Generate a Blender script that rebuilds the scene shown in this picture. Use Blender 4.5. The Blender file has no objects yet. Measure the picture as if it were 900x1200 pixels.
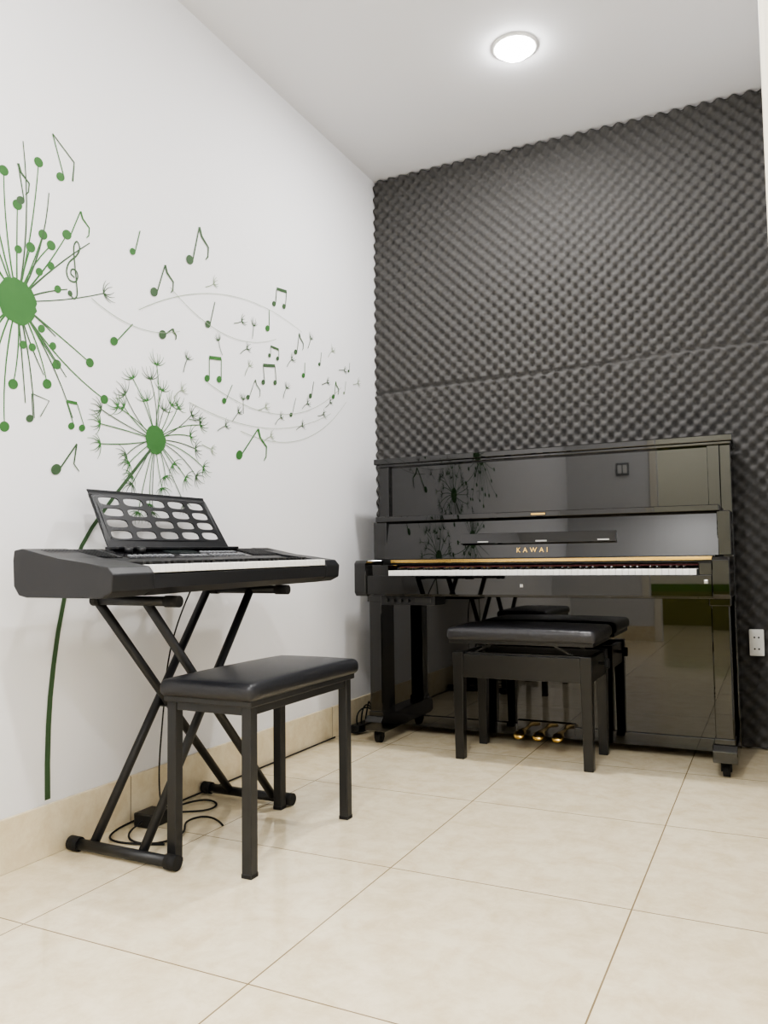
import bpy, bmesh, math, random
from mathutils import Vector, Matrix
random.seed(7)
scene=bpy.context.scene
COL=bpy.context.collection
# ------------------------------------------------------------------ camera
F=937.0
Yc=Vector((458,-50,-F)).normalized()
Xc=Vector((1925,80,F)); Xc=(Xc-Yc*Xc.dot(Yc)).normalized()
Zc=Xc.cross(Yc).normalized()
R=Matrix((Xc,Yc,Zc))
cam=bpy.data.cameras.new("camera"); co=bpy.data.objects.new("camera",cam); COL.objects.link(co)
cam.sensor_fit='VERTICAL'; cam.sensor_height=36; cam.lens=36*F/1200; cam.clip_start=0.02
co.matrix_world=Matrix.Translation((1.83,0,0.8))@R.to_4x4()
scene.camera=co
scene.view_settings.view_transform='AgX'
scene.view_settings.look='AgX - Medium High Contrast'
scene.view_settings.exposure=0.95

# ------------------------------------------------------------------ materials
def srgb(r,g,b):
    f=lambda c:(c/255/12.92) if c/255<=0.04045 else ((c/255+0.055)/1.055)**2.4
    return (f(r),f(g),f(b),1)
def mat(name,col,rough=0.5,metal=0.0,coat=0.0,spec=0.5,noise=None,bump=None):
    m=bpy.data.materials.new(name); m.use_nodes=True; nt=m.node_tree
    b=nt.nodes["Principled BSDF"]
    b.inputs["Base Color"].default_value=col
    b.inputs["Roughness"].default_value=rough
    b.inputs["Metallic"].default_value=metal
    b.inputs["Coat Weight"].default_value=coat
    b.inputs["Coat Roughness"].default_value=0.02
    b.inputs["Specular IOR Level"].default_value=spec
    tc=nt.nodes.new("ShaderNodeTexCoord")
    if noise:
        scale,col2=noise
        n=nt.nodes.new("ShaderNodeTexNoise"); n.inputs["Scale"].default_value=scale; n.inputs["Detail"].default_value=4
        r=nt.nodes.new("ShaderNodeMix"); r.data_type='RGBA'
        r.inputs[6].default_value=col; r.inputs[7].default_value=col2
        nt.links.new(tc.outputs["Object"],n.inputs["Vector"]); nt.links.new(n.outputs["Fac"],r.inputs[0]); nt.links.new(r.outputs[2],b.inputs["Base Color"])
    if bump:
        scale,st,dist=bump
        n=nt.nodes.new("ShaderNodeTexNoise"); n.inputs["Scale"].default_value=scale; n.inputs["Detail"].default_value=5
        bp=nt.nodes.new("ShaderNodeBump"); bp.inputs["Strength"].default_value=st; bp.inputs["Distance"].default_value=dist
        nt.links.new(tc.outputs["Object"],n.inputs["Vector"]); nt.links.new(n.outputs["Fac"],bp.inputs["Height"]); nt.links.new(bp.outputs["Normal"],b.inputs["Normal"])
    return m
M_wall=mat("wall_paint",srgb(238,238,240),0.75,spec=0.3,bump=(60,0.06,0.002))
M_wall2=mat("wall_paint_grey",srgb(225,225,225),0.8,spec=0.3)
M_ceil=mat("ceiling_paint",srgb(232,232,234),0.85,spec=0.2,bump=(40,0.05,0.002))
M_foam=mat("acoustic_foam",srgb(86,85,84),0.9,spec=0.22,noise=(90,srgb(74,73,72)),bump=(300,0.3,0.002))
M_lac=mat("black_lacquer",(0.0012,0.0012,0.0012,1),0.02,spec=0.75)
M_lacs=mat("black_satin_wood",(0.005,0.005,0.005,1),0.28)
M_ivory=mat("white_key",srgb(240,240,236),0.25)
M_bkey=mat("black_key",(0.005,0.005,0.005,1),0.3)
M_gold=mat("brass",srgb(218,184,112),0.25,metal=1.0)
M_felt=mat("red_felt",srgb(60,20,20),0.95)
M_plas=mat("black_plastic",srgb(24,25,28),0.42,bump=(400,0.15,0.001))
M_plas2=mat("dark_plastic_gloss",srgb(14,14,17),0.2)
M_btn=mat("grey_button",srgb(130,132,136),0.5)
M_lcd=mat("lcd_glass",srgb(50,56,56),0.15)
M_tube=mat("black_powder_coat",srgb(26,27,29),0.45)
M_rub=mat("rubber",srgb(14,14,14),0.8)
M_leath=mat("black_leatherette",srgb(28,29,33),0.36,bump=(220,0.35,0.002))
M_satin=mat("black_bench_leather",srgb(42,42,45),0.32,bump=(45,0.5,0.006))
M_steel=mat("steel",srgb(180,180,180),0.3,metal=1.0)
M_dsteel=mat("dark_steel",srgb(70,70,70),0.4,metal=1.0)
M_white=mat("white_plastic",srgb(240,240,236),0.35)
M_dark=mat("socket_hole",(0.01,0.01,0.01,1),0.6)
M_green=mat("decal_green",srgb(62,112,54),0.7,noise=(8,srgb(50,98,46)))
M_dgreen=mat("decal_dark_green",srgb(60,86,56),0.7)
M_lgreen=mat("decal_pale_green",srgb(140,155,130),0.8)
M_frame=mat("door_frame_paint",srgb(238,233,218),0.45)

def tile_mat(name,x0,px,y0,py,rough,axis_xy=True):
    m=bpy.data.materials.new(name); m.use_nodes=True; nt=m.node_tree; L=nt.links
    b=nt.nodes["Principled BSDF"]; tc=nt.nodes.new("ShaderNodeTexCoord")
    sep=nt.nodes.new("ShaderNodeSeparateXYZ"); L.new(tc.outputs["Object"],sep.inputs[0])
    def math_(op,a,bv=None):
        n=nt.nodes.new("ShaderNodeMath"); n.operation=op
        if isinstance(a,(int,float)): n.inputs[0].default_value=a
        else: L.new(a,n.inputs[0])
        if bv is not None:
            if isinstance(bv,(int,float)): n.inputs[1].default_value=bv
            else: L.new(bv,n.inputs[1])
        return n.outputs[0]
    def axis(sock,o,p):
        s=math_('DIVIDE',math_('SUBTRACT',sock,o),p)
        fr=math_('FRACT',math_('ADD',s,100.0))
        d=math_('MINIMUM',fr,math_('SUBTRACT',1.0,fr))
        return math_('MULTIPLY',d,p), math_('FLOOR',s)
    dy,iy=axis(sep.outputs[1],y0,py)
    if axis_xy:
        dx,ix=axis(sep.outputs[0],x0,px); d=math_('MINIMUM',dx,dy)
    else:
        d=dy; ix=0.0
    g=math_('LESS_THAN',d,0.0017)
    comb=nt.nodes.new("ShaderNodeCombineXYZ")
    if not isinstance(ix,float): L.new(math_('MULTIPLY',ix,3.7),comb.inputs[0])
    L.new(math_('MULTIPLY',iy,5.3),comb.inputs[1])
    add=nt.nodes.new("ShaderNodeVectorMath"); add.operation='ADD'; L.new(tc.outputs["Object"],add.inputs[0]); L.new(comb.outputs[0],add.inputs[1])
    n=nt.nodes.new("ShaderNodeTexNoise"); n.inputs["Scale"].default_value=12; n.inputs["Detail"].default_value=10; n.inputs["Roughness"].default_value=0.74; n.inputs["Distortion"].default_value=0.3
    L.new(add.outputs[0],n.inputs["Vector"])
    cr=nt.nodes.new("ShaderNodeValToRGB"); e=cr.color_ramp.elements
    e[0].position=0.36; e[0].color=srgb(222,206,172); e[1].position=0.60; e[1].color=srgb(238,226,197)
    L.new(n.outputs["Fac"],cr.inputs[0])
    mx=nt.nodes.new("ShaderNodeMix"); mx.data_type='RGBA'; L.new(g,mx.inputs[0]); L.new(cr.outputs[0],mx.inputs[6]); mx.inputs[7].default_value=srgb(138,121,92)
    L.new(mx.outputs[2],b.inputs["Base Color"])
    b.inputs["Roughness"].default_value=rough
    return m
M_floor=tile_mat("polished_cream_tile",0.296,0.606,1.29,0.628,0.07)
M_base=tile_mat("baseboard_tile",0,1,1.29,0.628,0.3,axis_xy=False)

# ------------------------------------------------------------------ mesh helpers
def empty(name,loc=(0,0,0)):
    o=bpy.data.objects.new(name,None); o.empty_display_size=0.1; o.location=loc; COL.objects.link(o); return o
def link(name,me,mats,parent=None,smooth=False):
    o=bpy.data.objects.new(name,me); COL.objects.link(o)
    for m in (mats if isinstance(mats,(list,tuple)) else [mats]): me.materials.append(m)
    if parent: o.parent=parent
    if smooth:
        for p in me.polygons: p.use_smooth=True
    return o
def frombm(name,bm,mats,parent=None,smooth=False):
    bmesh.ops.recalc_face_normals(bm,faces=bm.faces)
    me=bpy.data.meshes.new(name); bm.to_mesh(me); bm.free()
    return link(name,me,mats,parent,smooth)
def add_box(bm,x0,x1,y0,y1,z0,z1,bev=0.0,seg=2,mi=0):
    r=bmesh.ops.create_cube(bm,size=1.0); vs=r['verts']
    for v in vs:
        v.co=Vector(((x0+x1)/2+v.co.x*(x1-x0),(y0+y1)/2+v.co.y*(y1-y0),(z0+z1)/2+v.co.z*(z1-z0)))
    fs=set(f for v in vs for f in v.link_faces)
    for f in fs: f.material_index=mi
    if bev>0:
        es=list(set(e for v in vs for e in v.link_edges))
        bmesh.ops.bevel(bm,geom=es,offset=bev,segments=seg,profile=0.5,affect='EDGES')
def box(name,x0,x1,y0,y1,z0,z1,m,parent=None,bev=0.0,seg=2):
    bm=bmesh.new(); add_box(bm,x0,x1,y0,y1,z0,z1,bev,seg); return frombm(name,bm,m,parent)
def add_tube(bm,p,q,r,n=16,r2=None,mi=0):
    p=Vector(p);q=Vector(q);d=q-p; L=d.length
    mt=Matrix.Translation((p+q)/2)@d.to_track_quat('Z','Y').to_matrix().to_4x4()
    res=bmesh.ops.create_cone(bm,cap_ends=True,segments=n,radius1=r,radius2=r if r2 is None else r2,depth=L,matrix=mt)
    for f in set(f for v in res['verts'] for f in v.link_faces):
        f.material_index=mi
        f.smooth=len(f.verts)==4
def tube(name,p,q,r,m,parent=None,n=16,r2=None):
    bm=bmesh.new(); add_tube(bm,p,q,r,n,r2); return frombm(name,bm,m,parent)
def extrude_profile(name,prof,a0,a1,m,parent=None,axis='y',bev=0.0):
    """prof: list of 2D points; axis 'y': prof=(x,z); axis 'x': prof=(y,z)"""
    bm=bmesh.new()
    mk=(lambda p,a:(p[0],a,p[1])) if axis=='y' else (lambda p,a:(a,p[0],p[1]))
    A=[bm.verts.new(mk(p,a0)) for p in prof]; B=[bm.verts.new(mk(p,a1)) for p in prof]
    n=len(prof)
    bm.faces.new(A); bm.faces.new(B[::-1])
    for i in range(n): bm.faces.new((A[i],A[(i+1)%n],B[(i+1)%n],B[i]))
    if bev>0: bmesh.ops.bevel(bm,geom=list(bm.edges),offset=bev,segments=2,profile=0.5,affect='EDGES')
    return frombm(name,bm,m,parent)
def cable(name,pts,r,m,parent=None):
    cu=bpy.data.curves.new(name,'CURVE'); cu.dimensions='3D'; cu.bevel_depth=r; cu.bevel_resolution=3
    s=cu.splines.new('NURBS'); s.points.add(len(pts)-1); s.order_u=4; s.use_endpoint_u=True
    for i,p in enumerate(pts): s.points[i].co=(*p,1)
    o=bpy.data.objects.new(name,cu); COL.objects.link(o); cu.materials.append(m)
    dg=bpy.context.evaluated_depsgraph_get(); me=bpy.data.meshes.new_from_object(o.evaluated_get(dg))
    bpy.data.objects.remove(o); 
    o=bpy.data.objects.new(name,me); COL.objects.link(o)
    for p in me.polygons: p.use_smooth=True
    if parent:o.parent=parent
    return o

# ------------------------------------------------------------------ room
H=2.79; YB=3.70; XR=1.95; YF=-1.1
box("floor",-0.1,XR+0.1,-3.2,YB+0.1,-0.1,0,M_floor)
box("ceiling",-0.1,XR+0.1,-3.2,YB+0.1,H,H+0.1,M_ceil)
box("wall_left",-0.1,0,-3.2,YB+0.1,0,H,M_wall)
box("wall_back",0,XR,YB,YB+0.1,0,H,M_wall)
box("wall_right",XR,XR+0.1,-3.2,YB+0.1,0,H,M_wall)
DX0,DX1,DH=0.85,1.60,2.1
bm=bmesh.new()
add_box(bm,0,DX0,YF-0.1,YF,0,H); add_box(bm,DX1,XR,YF-0.1,YF,0,H); add_box(bm,DX0,DX1,YF-0.1,YF,DH,H)
frombm("wall_front",bm,M_wall2)
m=bpy.data.materials.new("hall_two_tone_paint"); m.use_nodes=True; nt=m.node_tree
tc=nt.nodes.new("ShaderNodeTexCoord"); sp=nt.nodes.new("ShaderNodeSeparateXYZ"); nt.links.new(tc.outputs["Object"],sp.inputs[0])
cr=nt.nodes.new("ShaderNodeValToRGB"); cr.color_ramp.interpolation='CONSTANT'
cr.color_ramp.elements[0].color=srgb(132,132,70); cr.color_ramp.elements[1].position=0.42; cr.color_ramp.elements[1].color=srgb(98,136,50)
e=cr.color_ramp.elements.new(0.50); e.color=srgb(228,226,208)
nt.links.new(sp.outputs[2],cr.inputs[0]); nt.links.new(cr.outputs[0],nt.nodes["Principled BSDF"].inputs["Base Color"])
box("wall_hall",0,XR,-3.1,-3.0,0,H,m)
bm=bmesh.new()
add_box(bm,DX0-0.06,DX0,YF,YF+0.02,0,DH+0.06,0.003); add_box(bm,DX1,DX1+0.06,YF,YF+0.02,0,DH+0.06,0.003); add_box(bm,DX0,DX1,YF,YF+0.02,DH,DH+0.06,0.003)
frombm("trim_1",bm,M_frame)
box("trim_2",1.836,XR,0.86,0.94,0,H,M_frame,None,0.004)
box("baseboard_left",0,0.012,-1.1,3.655,0,0.14,M_base,None,0.002)
box("baseboard_front",0,DX0-0.06,YF,YF+0.012,0,0.14,M_base)
box("baseboard_right",XR-0.012,XR,0.95,3.63,0,0.14,M_base)

# ------------------------------------------------------------------ acoustic foam
def foam():
    step=0.0076; p=0.0608
    x0,x1=0.004,XR-0.002; nx=int((x1-x0)/step); nz=int((H-0.012)/step)
    vs=[];fs=[]
    for j in range(nz+1):
        z=0.008+j*step
        for i in range(nx+1):
            x=x0+i*step
            seam=1.655+0.024*(x/1.0)+0.005*math.sin(x*5)
            ph=0.0 if z<seam else 0.02
            c=math.cos(2*math.pi*(x+ph)/p)*math.cos(2*math.pi*(z+ph)/p)
            d=0.0150*c
            d+=0.004*math.sin(x*3.1+z*2.3)*math.sin(z*2.9)
            dd=abs(z-seam)
            if dd<0.007: d=-0.016+dd*0.8
            vs.append((x,3.673-d,z))
    w=nx+1
    for j in range(nz):
        for i in range(nx):
            a=j*w+i; fs.append((a,a+1,a+w+1,a+w))
    me=bpy.data.meshes.new("acoustic_foam_panel"); me.from_pydata(vs,[],fs); me.update()
    bm=bmesh.new(); bm.from_mesh(me)
    be=[e for e in bm.edges if e.is_boundary]
    r=bmesh.ops.extrude_edge_only(bm,edges=be)
    for v in r['geom']:
        if isinstance(v,bmesh.types.BMVert): v.co.y=3.699
    bm.to_mesh(me); bm.free()
    return link("acoustic_foam_panel",me,M_foam,None,True)
foam()

# ------------------------------------------------------------------ mural on left wall (y,z plane)
class Decal:
    def __init__(s): s.v=[];s.f=[];s.m=[];s.k=0
    def poly(s,pts,mi):
        s.k+=1; x=0.0012+0.0000008*s.k
        b=len(s.v); s.v+= [(x,p[0],p[1]) for p in pts]; s.f.append(tuple(range(b,b+len(pts)))); s.m.append(mi)
    def ell(s,c,rx,ry,rot,mi,n=18,jit=0):
        cr,sr=math.cos(rot),math.sin(rot); P=[]
        for i in range(n):
            a=2*math.pi*i/n; k=1+random.uniform(-jit,jit)
            u=rx*k*math.cos(a); v=ry*k*math.sin(a)
            P.append((c[0]+u*cr-v*sr,c[1]+u*sr+v*cr))
        s.poly(P,mi)
    def rib(s,pts,w0,w1,mi):
        n=len(pts); Lp=[];Rp=[]
        for i,p in enumerate(pts):
            a=pts[max(i-1,0)]; b=pts[min(i+1,n-1)]
            dx,dy=b[0]-a[0],b[1]-a[1]; l=math.hypot(dx,dy) or 1
            w=(w0+(w1-w0)*i/(n-1))/2
            Lp.append((p[0]-dy/l*w,p[1]+dx/l*w)); Rp.append((p[0]+dy/l*w,p[1]-dx/l*w))
        for i in range(n-1): s.poly([Lp[i],Rp[i],Rp[i+1],Lp[i+1]],mi)
    def curve(s,a,b,bend,w0,w1,mi,n=10):
        dx,dy=b[0]-a[0],b[1]-a[1]; P=[]
        for i in range(n+1):
            t=i/n; o=4*t*(1-t)*bend
            P.append((a[0]+dx*t-dy*o,a[1]+dy*t+dx*o))
        s.rib(P,w0,w1,mi)
    def seed(s,a,b,mi,fan=0.05,w=0.0025,n=7,spread=1.0):
        s.curve(a,b,random.uniform(-.08,.08),w,w,mi,6)
        an=math.atan2(b[1]-a[1],b[0]-a[0])
        for i in range(n):
            t=an+(i/(n-1)-.5)*2*spread; L=fan*random.uniform(.7,1.1)
            s.curve(b,(b[0]+L*math.cos(t),b[1]+L*math.sin(t)),.12*(1 if t>an else -1),w*1.2,w*.3,mi,4)
    def note(s,h,top,mi,flag=1,hs=0.02,w=0.004):
        s.ell(h,hs,hs*.78,.5,mi)
        st=(h[0]+hs*.8,h[1]+hs*.3); s.rib([st,top],w,w,mi)
        L=math.hypot(top[0]-st[0],top[1]-st[1])
        if flag:
            f=[top,(top[0]+.10*L,top[1]-.22*L),(top[0]+.38*L,top[1]-.42*L),(top[0]+.36*L,top[1]-.68*L),(top[0]+.26*L,top[1]-.8*L)]
            s.rib(f,w*2.2,w*.6,mi)
    def beam(s,h1,h2,up,mi,hs=0.014,w=0.003):
        for h in (h1,h2):
            s.ell(h,hs,hs*.78,.5,mi); s.rib([(h[0]+hs*.8,h[1]),(h[0]+hs*.8+up[0],h[1]+up[1])],w,w,mi)
        s.rib([(h1[0]+hs*.8+up[0],h1[1]+up[1]),(h2[0]+hs*.8+up[0],h2[1]+up[1])],w*3.2,w*3.2,mi)
D=Decal()
G,DG,LG=0,1,2
BC=(1.489,1.515); SC=(2.033,1.205)
big=[((1.553,1.934),1),((1.571,1.731),1),((1.656,1.762),2),((1.743,1.768),0),((1.66,1.60),0),((1.748,1.402),1),((1.807,1.301),1),((1.685,1.224),0),((1.592,1.307),1),((1.550,1.203),0),((1.48,1.285),1),((1.455,1.166),1),((1.485,1.783),1),((1.44,1.86),1),((1.53,1.68),1),((1.60,1.71),1),((1.625,1.37),1),((1.66,1.34),0),((1.52,1.24),0),((1.415,1.25),1),((1.36,1.78),1),((1.30,1.68),1),((1.22,1.60),1),((1.20,1.45),1),((1.27,1.36),1),((1.33,1.25),1),((1.24,1.80),1),((1.38,1.96),1),((1.13,1.52),0),((1.10,1.66),1),((1.16,1.26),1),((1.62,1.45),0),((1.58,1.33),0),((1.59,1.86),0),((1.50,1.97),0)]
for (e,k) in big:
    D.curve(BC,e,random.uniform(-.06,.06),.0056,.0032,DG if k==0 else G,8)
    if k==1: D.ell(e,.016,.014,.4,G)
    if k==2: D.note(e,(e[0]+.05,e[1]+.09),G,1,.018,.004)
D.seed(BC,(1.80,1.63),DG,.05,.003)
D.ell(BC,.064,.064,0,G,40,.05)
D.note((1.63,1.925),(1.60,2.04),G,0,.016); D.rib([(1.60,2.04),(1.68,1.99),(1.675,1.93)],.004,.006,DG)
D.note((1.495,1.80),(1.485,1.90),DG,1,.014,.004)
D.beam((1.68,1.20),(1.72,1.20),(-.03,.07),G,.013)
D.note((1.535,1.20),(1.54,1.27),DG,0,.013,.003); D.rib([(1.545,1.27),(1.60,1.26),(1.57,1.21)],.003,.003,DG)
for (y,z) in [(1.56,1.62),(1.60,1.65),(1.57,1.46),(1.54,1.40),(1.625,1.59),(1.61,1.42),(1.42,1.65),(1.40,1.43),(1.51,1.40),(1.49,1.66)]:
    D.ell((y,z),.013,.011,.6,G)
# treble clef
tcy,tcz=1.682,1.655
cl=[(.004,-.012),(-.010,-.004),(-.006,.010),(.010,.010),(.016,-.006),(.006,-.024),(-.016,-.024),(-.026,-.002),(-.016,.028),(.010,.056),(.022,.082),(.012,.100),(.000,.080),(.004,.030),(.012,-.030),(.014,-.062),(.002,-.076),(-.012,-.066)]
sm=[]
for i in range(len(cl)-1):
    p0=cl[max(i-1,0)];p1=cl[i];p2=cl[i+1];p3=cl[min(i+2,len(cl)-1)]
    for k in range(4):
        t=k/4
        sm.append(tuple(0.5*((2*p1[q])+(-p0[q]+p2[q])*t+(2*p0[q]-5*p1[q]+4*p2[q]-p3[q])*t*t+(-p0[q]+3*p1[q]-3*p2[q]+p3[q])*t**3) for q in (0,1)))
D.rib([(tcy+a,tcz+b) for a,b in sm],.005,.005,DG); D.ell((tcy-.012,tcz-.064),.009,.009,0,DG)
# small dandelion
for i in range(32):
    a=2*math.pi*i/32+random.uniform(-.08,.08); r=random.choice([.12,.16,.20,.24])*random.uniform(.92,1.12)
    D.seed(SC,(SC[0]+r*math.cos(a),SC[1]+r*math.sin(a)),DG if i%3==0 else G,.05,.0032,7,1.15)
D.ell(SC,.048,.048,0,G,30,.05)
stem=[(2.01,1.17),(1.96,1.12),(1.910,1.068),(1.855,1.012),(1.804,.955),(1.76,.905),(1.722,.851),(1.688,.78),(1.661,.704),(1.64,.61),(1.625,.515),(1.615,.43),(1.610,.353),(1.608,.25),(1.610,.151)]
D.rib(stem,.010,.019,DG)
# flying notes
D.note((1.922,1.804),(1.955,1.885),G,0,.014,.004)
D.note((2.203,1.872),(2.255,2.01),DG,1,.021,.006)
D.note((2.022,1.701),(2.075,1.81),DG,1,.019,.005)
D.note((2.304,1.666),(2.345,1.76),DG,0,.017,.004)
D.note((2.687,1.749),(2.70,1.83),G,0,.016,.004)
D.note((2.064,1.567),(2.115,1.60),DG,1,.019,.005)
D.note((1.844,1.491),(1.924,1.566),G,0,.017,.004)
D.note((2.494,1.207),(2.618,1.325),G,1,.022,.006)
D.note((1.626,1.068),(1.70,1.15),DG,0,.019,.005); D.rib([(1.70,1.15),(1.69,1.09),(1.71,1.07)],.006,.003,DG)
D.beam((2.735,1.865),(2.81,1.875),(.01,.07),DG,.014,.004)
D.beam((2.30,1.465),(2.37,1.475),(.0,.08),G,.016,.004)
D.beam((2.655,1.520),(2.74,1.535),(-.01,.07),DG,.013,.004)
D.beam((2.70,1.64),(2.76,1.64),(.0,.04),DG,.011)
D.note((2.962,1.61),(2.975,1.67),G,0,.014,.004)
D.note((2.90,1.70),(2.93,1.79),DG,1,.014,.004)
D.note((3.225,1.563),(3.25,1.64),G,1,.014,.004)
D.note((3.02,1.53),(3.05,1.60),DG,0,.014,.004)
D.note((2.86,1.42),(2.90,1.50),DG,0,.012,.003)
D.note((2.40,1.40),(2.45,1.47),G,0,.014,.003)
D.note((2.55,1.44),(2.60,1.52),DG,1,.012,.003)
D.note((3.10,1.69),(3.12,1.75),DG,0,.011,.003)
D.note((3.378,1.716),(3.39,1.76),DG,0,.009,.003)
D.note((3.33,1.60),(3.35,1.66),LG,0,.009,.003)
for (y,z,a) in [(2.29,1.80,.5),(2.46,1.71,.4),(2.17,1.46,1.2),(2.39,1.57,2.0),(2.50,1.60,.6),(2.53,1.52,1.0),(2.20,1.30,.1),(2.27,1.22,-.2),(2.45,1.33,.8),(2.62,1.40,.4),(2.74,1.36,.7),(2.80,1.48,1.1),(2.95,1.46,.6),(3.08,1.45,.3),(3.18,1.74,.8),(3.28,1.70,.2),(2.58,1.68,1.4),(2.36,1.28,.5),(2.66,1.28,.5),(2.52,1.37,1.6),(3.12,1.60,.4),(3.0,1.74,1.1),(2.83,1.62,.8),(2.12,1.36,.7),(3.42,1.66,.3),(3.15,1.50,.6),(2.90,1.36,.5)]:
    D.seed((y,z),(y+.055*math.cos(a),z+.055*math.sin(a)),random.choice([DG,LG,DG]),.034,.003,6,.9)
for (a,b,bd) in [((1.75,1.60),(2.15,1.60),-.10),((1.95,1.62),(2.95,1.80),.10),((2.1,1.74),(2.75,1.72),-.12),((2.3,1.45),(3.3,1.62),-.12),((2.2,1.36),(3.2,1.48),-.08),((2.5,1.30),(3.35,1.56),-.12)]:
    D.curve(a,b,bd,.0022,.0014,LG,24)
me=bpy.data.meshes.new("dandelion_wall_decal"); me.from_pydata(D.v,[],D.f)
me.materials.append(M_green); me.materials.append(M_dgreen); me.materials.append(M_lgreen)
for p,mi in zip(me.polygons,D.m): p.material_index=mi
o=bpy.data.objects.new("dandelion_wall_decal",me); COL.objects.link(o)

# ------------------------------------------------------------------ upright piano
P=empty("upright_piano")
PX0,PX1=0.155,1.688
FY=3.42
box("side_left",PX0,PX0+0.04,FY-0.03,3.65,0.06,1.245,M_lac,P,0.002)
box("side_right",PX1-0.04,PX1,FY-0.03,3.65,0.06,1.245,M_lac,P,0.002)
box("back_board",PX0+0.04,PX1-0.04,3.60,3.65,0.06,1.245,M_lacs,P)
box("lower_panel",PX0+0.04,PX1-0.04,FY,FY+0.02,0.07,0.66,M_lac,P)
box("bottom_rail",PX0+0.04,PX1-0.04,FY-0.012,FY+0.03,0.035,0.085,M_lac,P,0.002)
bm=bmesh.new(); add_box(bm,PX0-0.012,PX1+0.012,3.355,3.652,1.245,1.272,0.004); add_box(bm,PX0-0.004,PX1+0.004,3.368,3.60,1.234,1.247,0.003)
frombm("lid",bm,M_lac,P)
box("upper_panel",PX0+0.04,PX1-0.04,3.405,3.425,0.98,1.24,M_lac,P)
box("upper_panel_stile_left",PX0+0.04,PX0+0.052,3.385,3.41,0.98,1.236,M_lac,P,0.002)
box("upper_panel_stile_right",PX1-0.085,PX1-0.04,3.385,3.41,0.98,1.236,M_lac,P,0.002)
bm=bmesh.new(); add_box(bm,PX0+0.055,PX1-0.04,3.235,3.42,0.968,0.992,0.003)
frombm("music_shelf",bm,M_lac,P)
box("shelf_lock",0.93,0.99,3.231,3.24,0.976,0.984,M_gold,P,0.001)
extrude_profile("fallboard",[(3.235,0.80),(3.265,0.80),(3.285,0.967),(3.262,0.967)],PX0+0.10,PX1-0.045,M_lac,P,'x',0.002)
extrude_profile("fallboard_lip",[(3.225,0.862),(3.255,0.86),(3.262,0.905),(3.240,0.905)],0.62,1.27,M_lac,P,'x',0.002)
bm=bmesh.new()
for x in (0.70,0.95,1.2): add_box(bm,x,x+.045,3.219,3.235,0.866,0.872,0.001)
frombm("fallboard_hinges",bm,M_steel,P)
box("fallboard_end_left",PX0+0.04,PX0+0.105,3.245,3.42,0.80,0.968,M_lac,P,0.003)
box("fallboard_end_right",PX1-0.05,PX1-0.002,3.245,3.42,0.80,0.968,M_lac,P,0.003)
box("name_rail",PX0+0.10,PX1-0.06,3.215,3.25,0.775,0.801,M_lacs,P,0.001)
box("brass_rail",0.30,1.625,3.20,3.216,0.784,0.797,M_gold,P,0.001)
box("felt_strip",0.35,1.59,3.19,3.215,0.764,0.770,M_felt,P)
tx=bpy.data.curves.new("nameplate","FONT"); tx.body="KAWAI"; tx.size=0.028; tx.extrude=0.0006; tx.space_character=1.75; tx.align_x='CENTER'; tx.offset=0.0003
to=bpy.data.objects.new("nameplate_tmp",tx); COL.objects.link(to)
dg=bpy.context.evaluated_depsgraph_get(); me=bpy.data.meshes.new_from_object(to.evaluated_get(dg)); bpy.data.objects.remove(to)
no=link("nameplate_lettering",me,M_gold,P); no.rotation_euler=(math.radians(83),0,0); no.location=(0.93,3.2365,0.823)
box("keybed",PX0+0.06,PX1-0.02,3.075,3.42,0.645,0.70,M_lac,P,0.004)
box("keyslip",PX0+0.08,PX1-0.06,3.055,3.078,0.652,0.732,M_lac,P,0.003)
box("keyslip_lock",0.93,0.942,3.050,3.056,0.685,0.697,M_steel,P,0.001)
box("keyslip_badge",1.60,1.615,3.050,3.056,0.700,0.715,M_steel,P,0.003)
def arm(name,x0,x1):
    extrude_profile(name,[(3.06,0.645),(3.045,0.66),(3.045,0.785),(3.06,0.797),(3.42,0.798),(3.42,0.645)],x0,x1,M_lac,P,'x',0.003)
arm("arm_left",PX0+0.045,PX0+0.10); arm("arm_right",PX1-0.06,PX1-0.002)
box("cheek_block_left",PX0+0.10,0.345,3.08,3.215,0.70,0.776,M_lac,P,0.003)
box("cheek_block_right",1.582,PX1-0.06,3.08,3.215,0.70,0.776,M_lac,P,0.003)
kx0,kx1=0.352,1.576; kw=(kx1-kx0)/52
bm=bmesh.new()
for i in range(52): add_box(bm,kx0+i*kw+.0004,kx0+(i+1)*kw-.0004,3.068,3.21,0.727,0.753,0.0012,1)
frombm("white_keys",bm,M_ivory,P)
bm=bmesh.new()
for i in range(51):
    if i%7 in (0,2,3,5,6):
        xc=kx0+(i+1)*kw; add_box(bm,xc-.005,xc+.005,3.118,3.21,0.745,0.764,0.002,1)
frombm("black_keys",bm,M_bkey,P)
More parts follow.
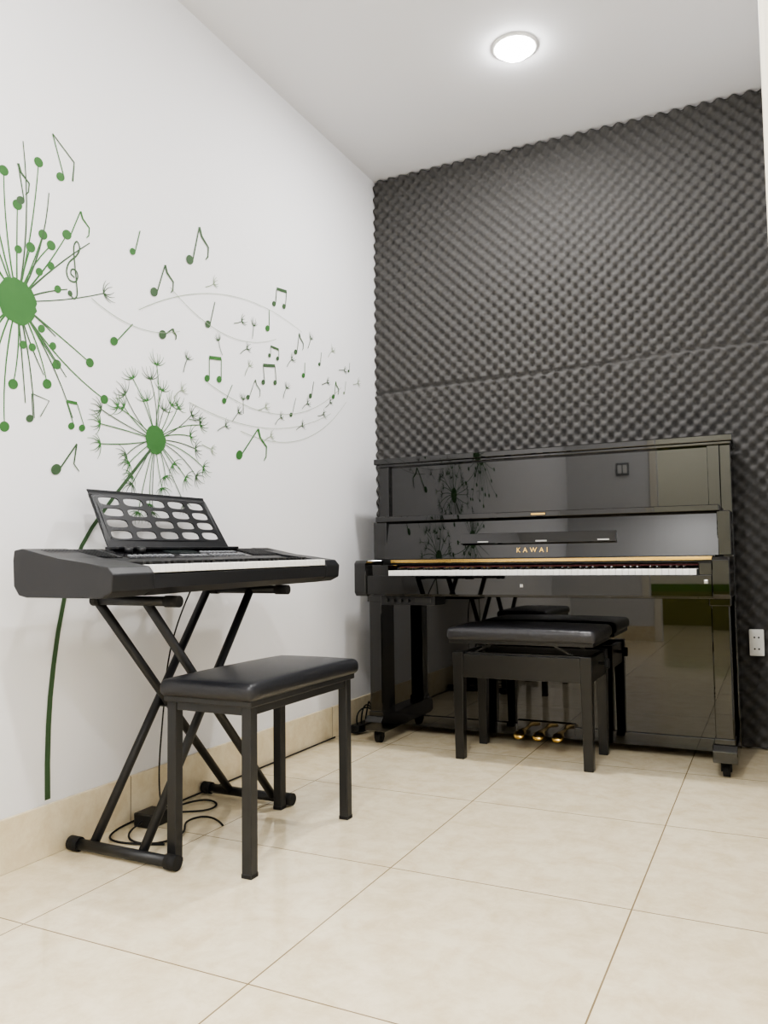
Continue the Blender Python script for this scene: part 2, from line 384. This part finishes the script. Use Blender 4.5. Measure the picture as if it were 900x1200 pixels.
for nm,x0,x1 in (("left",PX0+0.055,PX0+0.115),("right",PX1-0.075,PX1-0.012)):
    bm=bmesh.new()
    add_box(bm,x0,x1,3.165,3.235,0.115,0.646,0.004)
    add_box(bm,x0-0.006,x1+0.006,3.155,3.245,0.615,0.646,0.004)
    add_box(bm,x0-0.004,x1+0.004,3.158,3.242,0.115,0.140,0.004)
    frombm("leg_"+nm,bm,M_lac,P)
    extrude_profile("toe_"+nm,[(3.13,0.06),(3.13,0.10),(3.15,0.12),(3.33,0.12),(3.42,0.12),(3.42,0.05),(3.16,0.05)],x0-0.010,x1+0.010,M_lac,P,'x',0.003)
    xm=(x0+x1)/2
    bm=bmesh.new(); add_tube(bm,(xm-.012,3.19,0.025),(xm+.012,3.19,0.025),0.025,20); add_box(bm,xm-.018,xm-.013,3.175,3.205,.02,.055); add_box(bm,xm+.013,xm+.018,3.175,3.205,.02,.055)
    frombm("caster_"+nm,bm,M_rub,P)
    bm=bmesh.new(); add_tube(bm,(xm-.012,3.58,0.025),(xm+.012,3.58,0.025),0.025,20); add_box(bm,xm-.018,xm+.018,3.56,3.60,.045,.07)
    frombm("rear_caster_"+nm,bm,M_rub,P)
box("base_board",PX0+0.02,PX1-0.02,3.44,3.64,0.05,0.07,M_lacs,P)
for i,x in enumerate((0.845,0.925,1.005)):
    bm=bmesh.new()
    secs=[(3.43,.008,.006,.070),(3.37,.008,.006,.072),(3.335,.014,.009,.072),(3.30,.024,.011,.068),(3.275,.024,.010,.062),(3.262,.015,.006,.056)]
    rings=[]
    for (y,w,h,z) in secs:
        rings.append([bm.verts.new((x+w*math.cos(a),y,z+h*math.sin(a))) for a in [k*math.pi/6 for k in range(12)]])
    for a,b in zip(rings,rings[1:]):
        for k in range(12): bm.faces.new((a[k],a[(k+1)%12],b[(k+1)%12],b[k]))
    bm.faces.new(rings[0]); bm.faces.new(rings[-1][::-1])
    frombm("pedal_%d"%(i+1),bm,M_gold,P,True)
box("pedal_plate",0.80,1.05,3.405,3.421,0.05,0.10,M_lac,P,0.002)
bm=bmesh.new(); add_box(bm,0.30,0.55,3.10,3.22,0.606,0.646,0.003,mi=0)
for i in range(4): add_tube(bm,(0.33+i*.033,3.10,0.625),(0.33+i*.033,3.085,0.625),0.008,14,mi=2)
add_box(bm,0.46,0.53,3.097,3.101,0.617,0.635,mi=2)
frombm("control_box",bm,[M_plas,M_btn,M_dsteel],P)

# ------------------------------------------------------------------ piano bench
B=empty("piano_bench")
bx0,bx1,by0,by1=0.645,1.20,3.045,3.375
def cushion(name,x0,x1,y0,y1,z0,z1,m,parent,crown=0.008,rad=0.018,puck=0):
    bm=bmesh.new(); add_box(bm,x0,x1,y0,y1,z0,z1,rad,4)
    bmesh.ops.subdivide_edges(bm,edges=[e for e in bm.edges if e.calc_length()>0.1],cuts=14,use_grid_fill=True)
    cx,cy=(x0+x1)/2,(y0+y1)/2
    for v in bm.verts:
        if v.co.z>(z0+z1)/2:
            a=max(0,1-((v.co.x-cx)/((x1-x0)/2))**2); b=max(0,1-((v.co.y-cy)/((y1-y0)/2))**2)
            v.co.z+=crown*math.sqrt(a*b)+ (puck*math.sin(v.co.x*70)*math.sin(v.co.y*70)*a*b if puck else 0)
    return frombm(name,bm,m,parent,True)
cushion("seat",bx0-0.02,bx1+0.02,by0-0.02,by1+0.01,0.474,0.522,M_satin,B,0.012,0.018,0.002)
box("seat_board",bx0-0.01,bx1+0.01,by0-0.01,by1,0.462,0.478,M_lacs,B,0.002)
for i,(x,y) in enumerate(((bx0,by0),(bx1-.045,by0),(bx0,by1-.045),(bx1-.045,by1-.045))):
    bm=bmesh.new()
    add_box(bm,x,x+.045,y,y+.045,0.0,0.425,0.003)
    for v in bm.verts:
        if v.co.z<0.1:
            v.co.x=x+.0225+(v.co.x-x-.0225)*.8; v.co.y=y+.0225+(v.co.y-y-.0225)*.8
    frombm("leg_%d"%(i+1),bm,M_lacs,B)
bm=bmesh.new()
add_box(bm,bx0+.04,bx1-.04,by0+.006,by0+.028,0.325,0.418,.002); add_box(bm,bx0+.04,bx1-.04,by1-.028,by1-.006,0.325,0.418,.002)
add_box(bm,bx0+.006,bx0+.028,by0+.04,by1-.04,0.325,0.418,.002); add_box(bm,bx1-.028,bx1-.006,by0+.04,by1-.04,0.325,0.418,.002)
frombm("apron",bm,M_lacs,B)
bm=bmesh.new()
for y in (by0+.05,by1-.05):
    for s in (0,1):
        xa=bx0+.08+s*(bx1-bx0-.24)
        add_box(bm,xa,xa+.08,y-.003,y+.003,0.438,0.446)
        for v in list(bm.verts)[-8:]:
            v.co.z+=(v.co.x-xa-.04)*(.5 if s==0 else -.5)
add_box(bm,bx0+.03,bx1-.03,by0+.03,by0+.05,0.415,0.424)
add_box(bm,bx0+.03,bx1-.03,by1-.05,by1-.03,0.415,0.424)
frombm("lift_mechanism",bm,M_dsteel,B)
bm=bmesh.new(); add_tube(bm,(bx1-.01,(by0+by1)/2,0.385),(bx1+.03,(by0+by1)/2,0.385),0.006,12); add_tube(bm,(bx1+.02,(by0+by1)/2,0.385),(bx1+.035,(by0+by1)/2,0.385),0.02,20)
frombm("height_knob",bm,M_rub,B)

# ------------------------------------------------------------------ keyboard bench
K=empty("keyboard_bench")
x0,x1,y0,y1=0.345,0.618,1.70,2.235
cushion("seat",x0-.012,x1+.018,y0-.025,y1+.03,0.442,0.487,M_leath,K,0.010,0.018)
box("seat_pan",x0-.003,x1+.008,y0-.01,y1+.01,0.428,0.446,M_tube,K,0.003)
for i,(x,y) in enumerate(((x0,y0),(x1-.03,y0),(x0,y1-.03),(x1-.03,y1-.03))):
    bm=bmesh.new(); add_box(bm,x,x+.03,y,y+.03,0.008,0.43,0.003); add_box(bm,x-.001,x+.031,y-.001,y+.031,0.0,0.012,0.002,mi=1)
    frombm("leg_%d"%(i+1),bm,[M_tube,M_rub],K)
bm=bmesh.new()
add_box(bm,x0+.02,x1-.02,y0+.004,y0+.024,.405,.43,.002); add_box(bm,x0+.02,x1-.02,y1-.024,y1-.004,.405,.43,.002)
add_box(bm,x0+.004,x0+.024,y0+.02,y1-.02,.405,.43,.002); add_box(bm,x1-.024,x1-.004,y0+.02,y1-.02,.405,.43,.002)
frombm("frame",bm,M_tube,K)

# ------------------------------------------------------------------ X stand
S=empty("keyboard_stand")
for j,x in enumerate((0.12,0.295)):
    dx=0.014
    tube("brace_%d"%(2*j+1),(x-dx,1.675,0.02),(x-dx,2.17,0.705),0.0130,M_tube,S)
    tube("brace_%d"%(2*j+2),(x+dx,2.26,0.02),(x+dx,1.66,0.692),0.0130,M_tube,S)
ym,zm=1.945,0.365
tube("pivot",(0.09,ym,zm),(0.325,ym,zm),0.009,M_tube,S)
for i,(y,a,b) in enumerate(((1.668,0.03,0.41),(2.26,0.02,0.385))):
    bm=bmesh.new(); add_tube(bm,(a+.02,y,.021),(b-.02,y,.021),0.0150,18,mi=0); add_tube(bm,(a,y,.021),(a+.035,y,.021),0.0195,18,mi=1); add_tube(bm,(b-.035,y,.021),(b,y,.021),0.0195,18,mi=1)
    frombm("foot_%d"%(i+1),bm,[M_tube,M_rub],S)
for i,(y,z) in enumerate(((1.655,0.697),(2.175,0.708))):
    bm=bmesh.new(); add_tube(bm,(0.13,y,z),(0.42,y,z),0.0130,18,mi=0); add_tube(bm,(0.38,y,z),(0.425,y,z),0.0155,18,mi=1); add_tube(bm,(0.12,y,z),(0.15,y,z),0.0155,18,mi=1)
    frombm("support_arm_%d"%(i+1),bm,[M_tube,M_rub],S)

# ------------------------------------------------------------------ digital keyboard
E=empty("digital_keyboard")
y0,y1=1.388,2.46; ky0,ky1=1.528,2.366
prof=[(.145,.722),(.17,.717),(.425,.717),(.452,.735),(.454,.768),(.44,.772),(.31,.772),(.302,.800),(.28,.806),(.155,.836),(.128,.832),(.124,.81),(.127,.745)]
extrude_profile("body",prof,ky0-.001,ky1+.001,M_plas,E,'y')
cprof=[(.145,.722),(.17,.717),(.42,.717),(.452,.732),(.456,.772),(.44,.790),(.36,.802),(.28,.812),(.155,.838),(.128,.834),(.124,.81),(.127,.745)]
extrude_profile("end_cheek_1",cprof,y0,ky0,M_plas,E,'y',0.003)
extrude_profile("end_cheek_2",cprof,ky1,y1,M_plas,E,'y',0.003)
kw=(ky1-ky0)/36
bm=bmesh.new()
for i in range(36): add_box(bm,.312,.452,ky0+i*kw+.0006,ky0+(i+1)*kw-.0006,.773,.793,.0015,1)
frombm("white_keys",bm,M_ivory,E)
bm=bmesh.new()
for i in range(35):
    if i%7 in (0,1,3,4,5):
        yc=ky0+(i+1)*kw; add_box(bm,.312,.402,yc-.006,yc+.006,.785,.802,.002,1)
frombm("black_keys",bm,M_bkey,E)
def slope_box(bm,ya,yb,s0,s1,h,mi=0):
    A=Vector((.28,0,.806)); Bv=Vector((.155,0,.836)); d=Bv-A; n=Vector((.03,0,.125)).normalized()
    vs=[]
    for k in (-0.002,h):
        for (s,y) in ((s0,ya),(s1,ya),(s1,yb),(s0,yb)):
            p=A+d*s+n*k; vs.append(bm.verts.new((p.x,y,p.z)))
    for f in ((0,1,2,3),(4,5,6,7),(0,1,5,4),(1,2,6,5),(2,3,7,6),(3,0,4,7)):
        fc=bm.faces.new([vs[k] for k in f]); fc.material_index=mi
bm=bmesh.new()
slope_box(bm,1.42,1.62,.15,.9,.002,0); slope_box(bm,2.22,2.44,.15,.9,.002,0)
slope_box(bm,1.64,2.20,.08,.92,.001,0)
slope_box(bm,1.86,1.99,.45,.85,.003,2)
for i in range(9):
    slope_box(bm,1.66+i*.02,1.672+i*.02,.2,.32,.004,1); slope_box(bm,2.01+i*.02,2.022+i*.02,.2,.32,.004,1)
    slope_box(bm,2.01+i*.02,2.022+i*.02,.5,.62,.004,1)
for i in range(5): slope_box(bm,1.87+i*.024,1.886+i*.024,.18,.30,.004,1)
for i in range(16): slope_box(bm,1.43+i*.0115,1.434+i*.0115,.2,.85,.004,3)
for i in range(18): slope_box(bm,2.23+i*.0115,2.234+i*.0115,.2,.85,.004,3)
frombm("control_panel",bm,[M_plas2,M_btn,M_lcd,M_tube],E)
bm=bmesh.new()
for (s,y) in ((.6,1.70),(.6,1.75)):
    A=Vector((.28,y,.806)).lerp(Vector((.155,y,.836)),s); add_tube(bm,A,A+Vector((.003,0,.016)),.012,20)
frombm("dials",bm,M_plas,E)
# music rest with oval perforations
bl=Vector((.150,1.68,.838)); W=.55; top=Vector((.052,1.68,1.010)); up=top-bl; hh=up.length; upn=up.normalized()
bm=bmesh.new()
def P3(u,v):
    p=bl+upn*v
    return Vector((p.x+0.004*math.sin(math.pi*u/W),bl.y+u+(.014*(1-2*u/W))*(v/hh),p.z))
cols,rows=5,4; mx,my0,my1=.020,.026,.018
cw=(W-2*mx)/cols; ch=(hh-my0-my1)/rows
def quad(u0,v0,u1,v1): bm.faces.new([bm.verts.new(P3(*q)) for q in ((u0,v0),(u1,v0),(u1,v1),(u0,v1))])
quad(0,0,W,my0); quad(0,hh-my1,W,hh); quad(0,my0,mx,hh-my1); quad(W-mx,my0,W,hh-my1)
ca=math.atan2(ch,cw)
angs=sorted([ca,math.pi-ca,math.pi+ca,2*math.pi-ca]+[k*2*math.pi/28 for k in range(28)])
for r in range(rows):
    for c in range(cols):
        cu=mx+(c+.5)*cw; cv=my0+(r+.5)*ch
        inn=[];outp=[]
        for a in angs:
            ccs,ss=math.cos(a),math.sin(a)
            e=2/3.0
            eu=(cw*.41)*math.copysign(abs(ccs)**e,ccs); ev=(ch*.37)*math.copysign(abs(ss)**e,ss)
            t=min((cw/2)/abs(ccs) if abs(ccs)>1e-9 else 9,(ch/2)/abs(ss) if abs(ss)>1e-9 else 9)
            inn.append(bm.verts.new(P3(cu+eu,cv+ev))); outp.append(bm.verts.new(P3(cu+ccs*t,cv+ss*t)))
        n=len(angs)
        for k in range(n): bm.faces.new((inn[k],inn[(k+1)%n],outp[(k+1)%n],outp[k]))
bmesh.ops.remove_doubles(bm,verts=bm.verts,dist=1e-5)
mr=frombm("music_rest",bm,M_plas,E); so=mr.modifiers.new("thick",'SOLIDIFY'); so.thickness=0.004; so.offset=0
box("music_rest_tray",.140,.190,1.677,2.235,.834,.842,M_plas,E,.002)
piv=Matrix.Translation((0,1.37,.717))
cable("power_lead",[(.17,2.02,.72),(.06,2.03,.55),(.07,2.0,.35),(.05,1.99,.15),(.07,1.975,.06),(.085,1.965,.045)],.0025,M_rub,E)
E.matrix_world=piv@Matrix.Rotation(math.radians(.6),4,'X')@piv.inverted()

# ------------------------------------------------------------------ adapter & cables
A=empty("power_adapter")
box("brick",.05,.12,1.89,1.97,0,.042,M_plas,A,.004)
cable("cord_1",[(.085,1.97,.02),(.09,2.05,.006),(.18,2.08,.005),(.16,2.18,.005),(.06,2.20,.006),(.05,2.10,.006),(.03,2.0,.006)],.003,M_rub,A)
cable("cord_2",[(.085,1.89,.02),(.08,1.82,.006),(.16,1.76,.005),(.25,1.80,.005),(.24,1.92,.005),(.15,1.98,.006),(.20,2.08,.006),(.30,2.0,.005)],.003,M_rub,A)
cable("cord_3",[(.25,1.80,.005),(.10,1.73,.005),(.03,1.80,.006),(.022,1.95,.006),(.022,2.2,.006),(.022,2.6,.006),(.022,3.0,.006),(.022,3.18,.006)],.003,M_rub,A)
Q=empty("power_strip")
box("strip_body",.03,.08,3.30,3.50,0,.035,M_plas,Q,.004)
for k in range(4):
    cable("cord_%d"%(k+1),[(.055,3.33+.04*k,.035),(.06+.02*k,3.30+.03*k,.10+.02*k),(.10,3.36,.13+.01*k),(.09,3.45,.06),(.12,3.40-.03*k,.005),(.06,3.24,.005),(.05,3.30,.03)],.0035,M_rub,Q)

# ------------------------------------------------------------------ wall outlet on foam
W_=empty("wall_outlet")
bm=bmesh.new(); add_box(bm,1.722,1.778,3.640,3.662,.386,.494,.004,mi=0); add_box(bm,1.730,1.770,3.637,3.642,.395,.485,.002,mi=0)
frombm("plate",bm,M_white,W_)
bm=bmesh.new()
for z in (.415,.462):
    for x in (1.742,1.758): add_tube(bm,(x,3.634,z),(x,3.640,z),.0035,10)
frombm("pin_holes",bm,M_dark,W_)
box("back_box",1.73,1.772,3.66,3.699,.392,.488,M_white,W_)
S2=empty("light_switch")
bm=bmesh.new(); add_box(bm,.48,.60,YF,YF+.014,1.58,1.70,.003); frombm("plate",bm,M_btn,S2)
bm=bmesh.new(); add_box(bm,.495,.535,YF+.014,YF+.018,1.60,1.68,.002); add_box(bm,.545,.585,YF+.014,YF+.018,1.60,1.68,.002); frombm("rockers",bm,M_white,S2)

# ------------------------------------------------------------------ downlights
def emis(name,col,s):
    m=bpy.data.materials.new(name); m.use_nodes=True; b=m.node_tree.nodes["Principled BSDF"]
    b.inputs["Emission Color"].default_value=col; b.inputs["Emission Strength"].default_value=s; b.inputs["Base Color"].default_value=(1,1,1,1); return m
M_led=emis("led_lens",(1,.99,.98,1),72)
def downlight(x,y,pw,z=H):
    Dn=empty("recessed_downlight")
    bm=bmesh.new()
    n=48; prof=[(.088,z),(.089,z-.004),(.082,z-.008),(.072,z-.007),(.068,z-.003)]
    rings=[[bm.verts.new((x+r*math.cos(2*math.pi*k/n),y+r*math.sin(2*math.pi*k/n),zz)) for k in range(n)] for r,zz in prof]
    for a,b in zip(rings,rings[1:]):
        for k in range(n): bm.faces.new((a[k],a[(k+1)%n],b[(k+1)%n],b[k]))
    frombm("bezel",bm,M_white,Dn,True)
    bm=bmesh.new()
    prof=[(.068,z-.003),(.066,z-.016),(.054,z-.027),(.030,z-.033),(.008,z-.035)]
    rings=[[bm.verts.new((x+r*math.cos(2*math.pi*k/n),y+r*math.sin(2*math.pi*k/n),zz)) for k in range(n)] for r,zz in prof]
    for a,b in zip(rings,rings[1:]):
        for k in range(n): bm.faces.new((a[k],a[(k+1)%n],b[(k+1)%n],b[k]))
    bm.faces.new(rings[-1])
    frombm("lens",bm,M_led,Dn,True)
    l=bpy.data.lights.new("lamp",'AREA'); l.shape='DISK'; l.size=.12; l.energy=pw; l.color=(1,.985,.965)
    lo=bpy.data.objects.new("lamp",l); COL.objects.link(lo); lo.location=(x,y,z-.038); lo.parent=Dn
downlight(.992,2.936,13)
downlight(1.35,.75,15)  # unseen fixture, added as extra light for the closed room
downlight(1.2,-.55,18)  # unseen, added behind the camera to brighten the front wall and room
downlight(.992,-2.1,26)  # unseen hall lamp, added to brighten the doorway reflected in the lacquer

w=bpy.data.worlds.new("world"); scene.world=w; w.use_nodes=True
w.node_tree.nodes["Background"].inputs[0].default_value=(.9,.92,1,1); w.node_tree.nodes["Background"].inputs[1].default_value=.3
